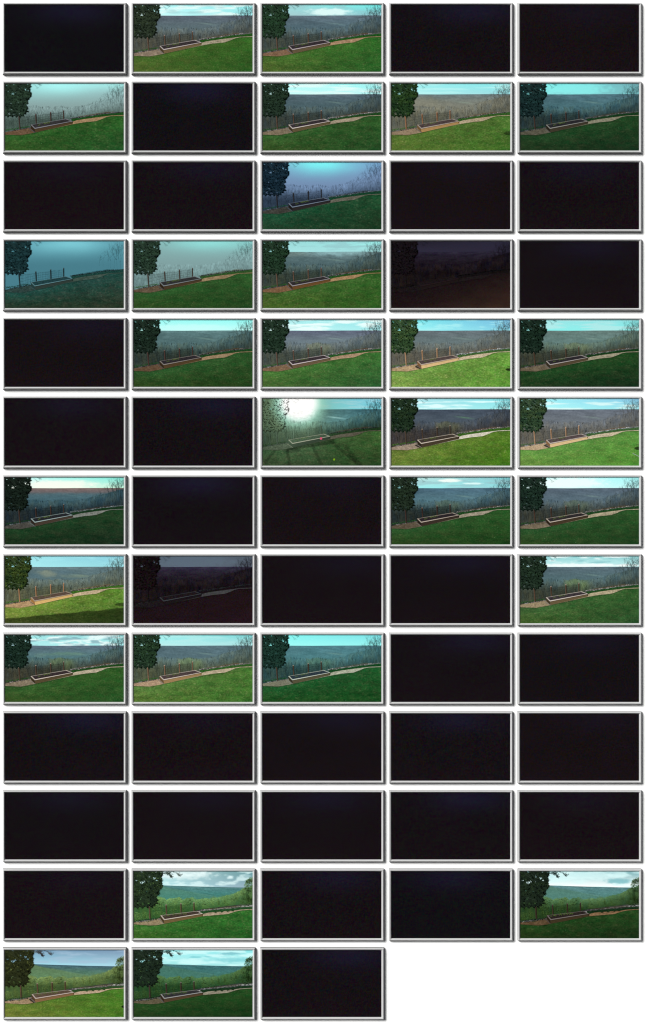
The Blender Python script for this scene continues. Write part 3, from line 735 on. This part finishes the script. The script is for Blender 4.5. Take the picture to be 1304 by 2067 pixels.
ph(4, 4, sky=W4((150, 225, 226), (125, 222, 224), (130, 238, 234), (130, 232, 230)), cloud=((200, 228, 228), .5, 55, 5, .45),
   ridge=((98, 120, 116), (100, 128, 124)), woods=((94, 110, 88), (54, 58, 48)), con=((12, 38, 36), (22, 56, 46)), lawn=W4((28, 72, 34), (26, 72, 30), (24, 54, 26), (18, 42, 24)),
   mulch=(104, 90, 68), path=(150, 142, 114), rim=(166, 160, 156), wood=(94, 78, 54), soil=(42, 38, 42), post=(98, 70, 46), woodg=(118, 126, 78))
ph(5, 2, sky=W4((150, 235, 240), (100, 190, 215), (130, 235, 240), (110, 205, 220)), cloud=((170, 215, 225), .6, 30, 3.5, .48), hook=glare,
   ridge=((52, 92, 104), (84, 134, 142)), valley=(190, 235, 240), valk=.9, woods=((40, 66, 64), (30, 44, 32)), con=((34, 52, 38), (50, 74, 50)), lawn=W4((36, 72, 40), (48, 96, 42), (38, 62, 36), (34, 66, 32)),
   mulch=(60, 72, 54), path=(84, 76, 62), rim=(178, 172, 156), wood=(36, 50, 38), end=(34, 48, 36), soil=(44, 60, 46), stone=(64, 82, 72), plant=(34, 62, 32), straw=(88, 72, 56), wire=(60, 84, 72), litter=3, deadk=.1, cap=(66, 86, 74), post=(50, 70, 58), extra=[('flare_spot', [disc(118, 80, 2.5)], [(236, 62, 112)]), ('green_flare_spot', [disc(144.5, 122.5, 2.2)], [(112, 150, 20)])], litc=(92, 122, 80), sun=0,
   lawnshade=[(58, 104, 20, 5, .35)])
ph(5, 3, sky=W4((175, 222, 230), (120, 218, 226), (168, 232, 236), (150, 235, 238)), cloud=((225, 252, 252), .9, 46, 3.2, .50),
   ridge=((66, 76, 90), (76, 88, 100)), valley=(92, 140, 96), valk=.9, woods=((72, 76, 80), (60, 56, 54)), con=((14, 42, 34), (36, 68, 44)), lawn=W4((94, 128, 52), (70, 122, 36), (84, 122, 46), (52, 108, 22)),
   mulch=(150, 130, 108), path=(206, 198, 176), rim=(198, 186, 170), wood=(80, 66, 48), soil=(60, 52, 46), post=(98, 76, 55), bedshade=1, woodg=(110, 106, 50))
ph(5, 4, sky=W4((150, 245, 248), (128, 195, 228), (175, 250, 250), (140, 225, 235)), cloud=((222, 248, 246), .8, 55, 5, .42),
   ridge=((100, 108, 120), (108, 116, 124)), woods=((114, 114, 110), (94, 92, 84)), con=((24, 60, 50), (58, 94, 60)), lawn=W4((86, 150, 66), (74, 144, 60), (92, 150, 62), (66, 136, 46)),
   mulch=(184, 156, 118), path=(196, 178, 144), rim=(190, 180, 172), wood=(224, 190, 136), end=(128, 96, 66), soil=(82, 70, 70), post=(192, 140, 92), sun=1, bedshade=1, stone=(205, 212, 212), plant=(78, 118, 68), lawnshade=[(239, 100, 9, 3.4, .62), (239, 92, 5, 1.0, .4)], stick=(150, 160, 158), deadk=.5)
ph(6, 0, sky=W4((205, 252, 250), (120, 232, 216), (246, 252, 240), (190, 240, 215)), blobs=[(110, 14, 90, 10, (250, 250, 238), .8)],
   ridge=((128, 104, 100), (66, 98, 108)), hillblobs=[(130, 28, 130, 3.5, (120, 98, 98), .5), (120, 38, 150, 8, (72, 104, 114), .7)], woods=((50, 72, 76), (32, 42, 46)), con=((10, 26, 26), (20, 46, 42)), lawn=W4((26, 62, 34), (26, 64, 34), (22, 48, 26), (20, 42, 26)),
   mulch=(70, 68, 62), path=(114, 118, 110), rim=(150, 168, 166), wood=(78, 64, 52), soil=(34, 36, 40), post=(80, 54, 42))
ph(6, 3, sky=W4((200, 225, 220), (120, 205, 212), (150, 240, 240), (140, 215, 222)), cloud2=((150, 190, 196), .6, 45, 3, .5), blobs=[(118, 6, 26, 4, (245, 252, 246), .9), (165, 12, 22, 2.2, (230, 252, 250), .8)],
   ridge=((70, 98, 116), (88, 124, 136)), spur=1.8, woods=((60, 80, 82), (36, 44, 42)), con=((18, 38, 34), (32, 64, 50)), lawn=W4((38, 84, 42), (34, 86, 36), (36, 70, 28), (24, 60, 24)),
   mulch=(90, 76, 58), path=(150, 138, 116), rim=(178, 166, 152), wood=(66, 52, 42), soil=(40, 34, 38), post=(80, 54, 44), woodg=(84, 92, 56))
ph(6, 4, sky=W4((195, 248, 248), (160, 245, 245), (225, 252, 250), (185, 245, 245)), blobs=[(100, 10, 80, 12, (240, 252, 250), .8)],
   ridge=((86, 100, 114), (90, 110, 122)), spur=1.5, woods=((76, 90, 90), (52, 56, 50)), con=((14, 38, 38), (24, 62, 54)), lawn=W4((36, 82, 42), (34, 84, 38), (36, 70, 30), (26, 60, 28)),
   mulch=(112, 98, 76), path=(166, 152, 120), rim=(182, 172, 158), wood=(78, 62, 42), soil=(44, 40, 42), post=(92, 64, 46), woodg=(92, 104, 64))
ph(7, 0, sky=W4((150, 228, 235), (125, 198, 218), (165, 236, 240), (140, 212, 222)), cloud=((165, 228, 235), .5, 50, 7, .45),
   ridge=((96, 118, 124), (90, 114, 118)), hillblobs=[(85, 35, 26, 8, (150, 154, 128), .7), (62, 40, 16, 8, (70, 98, 110), .7), (150, 40, 40, 4, (140, 152, 120), .6), (120, 32, 30, 4, (78, 104, 116), .6)], woods=((124, 128, 108), (86, 90, 70)), con=((22, 52, 30), (64, 96, 38)),
   lawn=W4((106, 146, 56), (76, 134, 42), (98, 136, 54), (64, 108, 42)), shade=(0, 126, 240, 104, .5), mulch=(178, 140, 94), path=(192, 166, 128), rim=(170, 156, 138), wood=(222, 178, 106), end=(150, 110, 64), soil=(88, 72, 62), post=(190, 126, 72), sun=1, deadk=.5, lawnshade=[(238, 97, 17, 3.6, .4)])
ph(7, 1, sky=W4((70, 84, 98), (80, 92, 106), (84, 96, 112), (78, 88, 102)), blobs=[(120, 10, 100, 16, (92, 108, 124), .6)], ridge=((50, 46, 66), (32, 27, 35)), woods=((28, 22, 28), (24, 18, 21)), con=((21, 15, 19), (23, 17, 21)), lawn=W4((25, 18, 22), (26, 19, 22), (27, 19, 23), (31, 20, 26)), dim=1,
   mulch=(28, 22, 26), path=(62, 62, 64), rim=(58, 62, 66), wood=(27, 20, 24), end=(26, 19, 23), soil=(28, 21, 25), stone=(52, 52, 56), plant=(30, 22, 27), straw=(30, 22, 26), wire=(29, 22, 26), grain=.022, litter=0, seed=(28, 21, 25), deadk=0, bare=(36, 30, 38), step=(32, 26, 30), trunk=2, plk=.1, mulchk=.3, lawnk=.1, valk=0, cap=(28, 21, 25), post=(27, 20, 24), twig=(60, 66, 76))
ph(7, 4, sky=W4((130, 205, 208), (140, 205, 208), (200, 240, 240), (190, 238, 238)), cloud=((238, 250, 250), .9, 26, 6, .44), cloud2=((120, 180, 186), .6, 40, 4, .55), blobs=[(120, 18, 120, 4, (244, 250, 250), .8)],
   ridge=((84, 102, 112), (86, 112, 118)), spur=1.4, woods=((78, 98, 92), (56, 62, 52)), con=((18, 42, 38), (28, 62, 48)), lawn=W4((54, 100, 52), (40, 92, 40), (54, 94, 38), (34, 76, 38)),
   mulch=(148, 128, 94), path=(172, 156, 120), rim=(206, 196, 186), wood=(118, 98, 66), soil=(56, 50, 54), post=(112, 80, 54), woodg=(120, 142, 78), woodgk=.5, nub=1)
ph(8, 0, sky=W4((150, 225, 226), (150, 225, 226), (170, 235, 236), (160, 228, 230)), cloud=((232, 248, 248), .85, 20, 5, .46), cloud2=((126, 168, 178), .75, 26, 4, .5),
   ridge=((92, 108, 124), (84, 120, 124)), hillblobs=[(120, 38, 45, 4, (104, 140, 116), .7), (70, 42, 14, 6, (108, 134, 124), .6)], woods=((76, 92, 88), (58, 60, 50)), con=((12, 40, 38), (24, 60, 54)), lawn=W4((44, 92, 42), (38, 90, 34), (46, 82, 32), (30, 76, 32)),
   mulch=(130, 114, 90), path=(176, 162, 134), rim=(202, 190, 178), wood=(98, 82, 52), soil=(50, 42, 44), post=(100, 74, 52), woodg=(110, 122, 62), woodgk=.45)
ph(8, 1, sky=W4((145, 242, 240), (120, 212, 214), (180, 238, 238), (165, 222, 224)), cloud=((185, 232, 232), .5, 40, 4, .45),
   ridge=((84, 108, 118), (88, 114, 122)), spur=1.3, woods=((104, 120, 100), (74, 82, 64)), con=((18, 48, 40), (36, 78, 54)), lawn=W4((74, 122, 58), (60, 118, 46), (74, 120, 46), (48, 104, 38)),
   mulch=(170, 138, 106), path=(180, 160, 128), rim=(200, 188, 176), wood=(160, 126, 80), soil=(72, 60, 60), post=(140, 100, 66), woodg=(128, 150, 78), woodgk=.4, sun=1)
ph(8, 2, sky=W4((120, 246, 240), (115, 222, 228), (150, 250, 246), (140, 240, 238)), ridge=((80, 124, 134), (78, 128, 134)), spur=1.3, woods=((74, 110, 106), (44, 70, 68)), con=((12, 46, 46), (22, 72, 70)), lawn=W4((26, 86, 42), (24, 88, 40), (24, 76, 28), (20, 66, 26)),
   mulch=(118, 118, 96), path=(160, 164, 140), rim=(186, 196, 182), wood=(98, 92, 64), soil=(42, 54, 62), post=(92, 70, 50), woodg=(88, 122, 86))
Bc = dict(view='B', valk=.3, spur=.6)
ph(11, 1, sky=W4((225, 250, 250), (92, 146, 152), (170, 238, 240), (140, 168, 184)), cloud=((225, 250, 250), .7, 22, 8, .45), blobs=[(195, 12, 8, 4, (215, 240, 242), .95), (228, 9, 9, 3, (165, 200, 205), .8), (100, 6, 70, 12, (235, 250, 250), .6)],
   ridge=((84, 128, 130), (64, 128, 118)), woods=((112, 150, 88), (54, 92, 46)), spurc=(84, 130, 110), leaf=(112, 150, 78), con=((20, 44, 36), (38, 72, 46)), lawn=W4((44, 112, 50), (34, 104, 44), (46, 104, 40), (24, 82, 34)),
   mulch=(148, 128, 92), path=(168, 146, 116), rim=(196, 186, 172), wood=(128, 104, 62), soil=(62, 52, 46), post=(118, 86, 62), tleaf=(56, 78, 62), conleaf=(92, 118, 64), plant=(44, 92, 48), **Bc)
ph(11, 4, sky=W4((165, 235, 238), (110, 165, 172), (250, 255, 255), (245, 253, 253)), cloud=((215, 248, 248), .7, 40, 8, .42), blobs=[(130, 8, 90, 10, (215, 246, 246), .7), (200, 20, 30, 6, (120, 182, 190), .8)],
   ridge=((88, 128, 132), (82, 132, 126)), woods=((86, 122, 76), (38, 62, 30)), spurc=(80, 120, 104), leaf=(74, 104, 50), con=((16, 36, 32), (26, 52, 38)), lawn=W4((26, 66, 30), (26, 68, 32), (24, 54, 24), (18, 44, 22)),
   mulch=(92, 68, 42), path=(130, 96, 62), rim=(114, 106, 102), wood=(72, 58, 36), soil=(40, 34, 32), post=(76, 52, 40), tleaf=(42, 62, 56), conleaf=(56, 74, 42), plant=(26, 56, 30), leafamp=12, **Bc)
ph(12, 0, sky=W4((110, 155, 185), (116, 146, 176), (150, 218, 236), (160, 208, 226)), cloud=((160, 188, 210), .75, 40, 6, .45),
   ridge=((64, 94, 108), (92, 132, 100)), woods=((116, 138, 82), (64, 86, 46)), spurc=(98, 124, 82), leaf=(108, 132, 66), con=((26, 40, 24), (46, 64, 36)), lawn=W4((80, 122, 52), (52, 118, 40), (92, 126, 56), (54, 112, 34)),
   mulch=(160, 130, 94), path=(182, 154, 120), rim=(190, 176, 166), wood=(152, 112, 72), soil=(85, 70, 58), post=(122, 82, 56), tleaf=(78, 74, 74), conleaf=(120, 128, 66), plant=(56, 92, 48), bedshade=1, lawnshade=[(240, 114, 5, 2.6, .8)], **Bc)
ph(12, 1, sky=W4((175, 246, 250), (130, 225, 228), (150, 225, 226), (160, 228, 230)), cloud=((215, 252, 252), .7, 40, 6, .40), blobs=[(125, 14, 14, 2, (120, 200, 208), .8), (150, 13, 10, 1.6, (130, 206, 214), .7), (195, 7, 28, 3, (115, 185, 195), .8), (200, 20, 40, 5, (120, 200, 208), .6)],
   ridge=((62, 106, 112), (66, 120, 110)), woods=((80, 118, 66), (34, 66, 34)), spurc=(68, 110, 94), leaf=(76, 106, 52), con=((16, 38, 34), (26, 54, 42)), lawn=W4((30, 76, 38), (26, 74, 34), (24, 58, 28), (18, 50, 24)),
   mulch=(94, 84, 60), path=(140, 132, 110), rim=(152, 152, 150), wood=(94, 72, 48), soil=(46, 46, 48), post=(88, 58, 50), tleaf=(48, 68, 62), conleaf=(62, 84, 50), plant=(30, 62, 36), leafamp=13, **Bc)

for k, P in PH.items():
    wB = np.array(P['woods'][1], float)
    P.setdefault('plant', tuple(np.array(P['lawn'][1], float) * .9 + 6))
    P.setdefault('stone', tuple(np.clip(np.array(P['rim'], float) * .93, 0, 235)))
    P.setdefault('straw', tuple(np.array(P['path'], float) * .42 + wB * .5 + np.array([16, -2, -10])))
    P.setdefault('wire', tuple(wB * .92))
    P.setdefault('step', tuple(np.array(P['rim'], float) * .6))

# ------------------------------------------------------------------ names of the places on the wall
ROWS = ['top', 'second', 'third', 'fourth', 'fifth', 'sixth', 'seventh', 'eighth', 'ninth', 'tenth', 'eleventh', 'twelfth', 'bottom']
COLS = ['leftmost', 'second from left', 'middle', 'fourth from left', 'rightmost']
LABEL = {
    (0, 1): 'framed photo of raised bed under broken white cloud, in the top row',
    (0, 2): 'framed photo with grey cloud bank and orange wet path, middle of the top row',
    (1, 0): 'framed photo of garden with grey fog above dim treetops, leftmost in second row',
    (1, 2): 'framed photo of dull green lawn under streaky white sky, middle of second row',
    (1, 3): 'framed photo of softly sunlit tan hillside and lawn, second row from top',
    (1, 4): 'framed teal dusk photo with dark lawn and hazy ridge, rightmost in second row',
    (2, 2): 'framed blue twilight fog photo, the only picture not black in third row',
    (3, 0): 'framed photo of dense blue-green fog hiding the woods, leftmost in fourth row',
    (3, 1): 'framed photo of pale grey fog behind fence posts, beside the blue-green fog photo',
    (3, 2): 'framed photo with low cloud touching the ridge and orange path, middle of fourth row',
    (3, 3): 'framed night photo with faint violet sky and brown glow at lower right',
    (4, 1): 'framed greenish evening photo with plain pale sky, second in fifth row',
    (4, 2): 'framed photo with banded white clouds and purple ridge, middle of fifth row',
    (4, 3): 'framed photo of bright sunny lawn with turquoise sky, in fifth row',
    (4, 4): 'framed photo of dark lawn and olive woods under turquoise sky, rightmost in fifth row',
    (5, 2): 'framed photo with white sun glare and a red flare spot',
    (5, 3): 'framed photo of shaded wooden bed and whitish path under streaked blue sky',
    (5, 4): 'framed photo of bright sunny lawn with a stick, rightmost in sixth row',
    (6, 0): 'framed dusk photo with cream sky and reddish top of the ridge',
    (6, 3): 'framed dusk photo with thin white cloud streaks above blue ridge, in seventh row',
    (6, 4): 'framed evening photo with blank white sky, rightmost in seventh row',
    (7, 0): 'framed sunny photo with a long dark shadow across the bottom of the lawn',
    (7, 1): 'framed night photo with dim grey sky and faint outline of the bed',
    (7, 4): 'framed photo with low white clouds and pale green sapling, rightmost in eighth row',
    (8, 0): 'framed photo with many small grey clouds and light patches on the hill',
    (8, 1): 'framed photo of green lawn and tan bed under smooth pale sky, ninth row',
    (8, 2): 'framed teal photo with bright aqua sky, middle of the ninth row',
    (11, 1): 'framed photo of bright spring-green woods with white puffy cloud at right',
    (11, 4): 'framed photo of dark lawn and leafy woods below white horizon, rightmost in twelfth row',
    (12, 0): 'framed photo of leafy woods and olive lawn under slate blue sky, bottom left',
    (12, 1): 'framed photo of dark lawn and leafy woods under aqua streaked sky, bottom row',
}

def night_print(root, r, c_, seed):
    P = dict(grain=.018)
    warm = {(0, 0): 0, (11, 3): .1, (1, 1): .3}.get((r, c_), .55 + .45 * ((seed * 37) % 10) / 10)
    def cf(U, V):
        base = mixc((16, 15, 18), (22, 16, 19), np.full(len(U), warm))
        k = np.exp(-((U - 120 - (seed * 29) % 60) / 85) ** 2 - ((V - 12) / 26) ** 2) * (1.1 - .75 * warm) * (.6 + .5 * ((seed * 53) % 10) / 10)
        c = mixc(base, (28, 26, 48), k)
        c = c + (fbm(U / 60, V / 40, seed) - .5)[:, None] * np.array([3.0, 1.6, 3.0])
        k = sm(70, 135, V)
        c = mixc(c, (25, 17, 21), k * .5 * warm)
        return c
    strip('night_print', np.linspace(0, 240, 41), 0, 135, 24, cf, 0, M_plain, root, P)

n = 0
for r in range(13):
    for c_ in range(5):
        if r == 12 and c_ > 2: continue
        x = 5 + 260 * c_; y = 5 + 159 * r
        lit = (r, c_) in PH
        root = bpy.data.objects.new('framed_photo', None); col.objects.link(root)
        root.empty_display_size = .05
        root.location = ((x + 125 - 652) / 1000, 0, (1033.5 - y - 72.5) / 1000)
        root['category'] = 'framed picture'
        root['group'] = 'landscape photographs in silver frames' if lit else 'black night photographs in silver frames'
        if lit: root['label'] = LABEL[(r, c_)]
        else:
            row = ('the %s row' % ROWS[r]) if r in (0, 12) else ('the %s row' % ROWS[r])
            root['label'] = 'nearly black night photo, %s in %s' % (COLS[c_], row)
        fo = bpy.data.objects.new('frame', None); col.objects.link(fo); fo.parent = root; fo.empty_display_size = .03
        for me in rail_meshes:
            ro_ = bpy.data.objects.new('rail', me); col.objects.link(ro_); ro_.parent = fo
        seed = 100 + r * 7 + c_
        if lit:
            landscape(root, PH[(r, c_)], seed)
        else:
            night_print(root, r, c_, seed)
        n += 1
print('framed photos:', n)
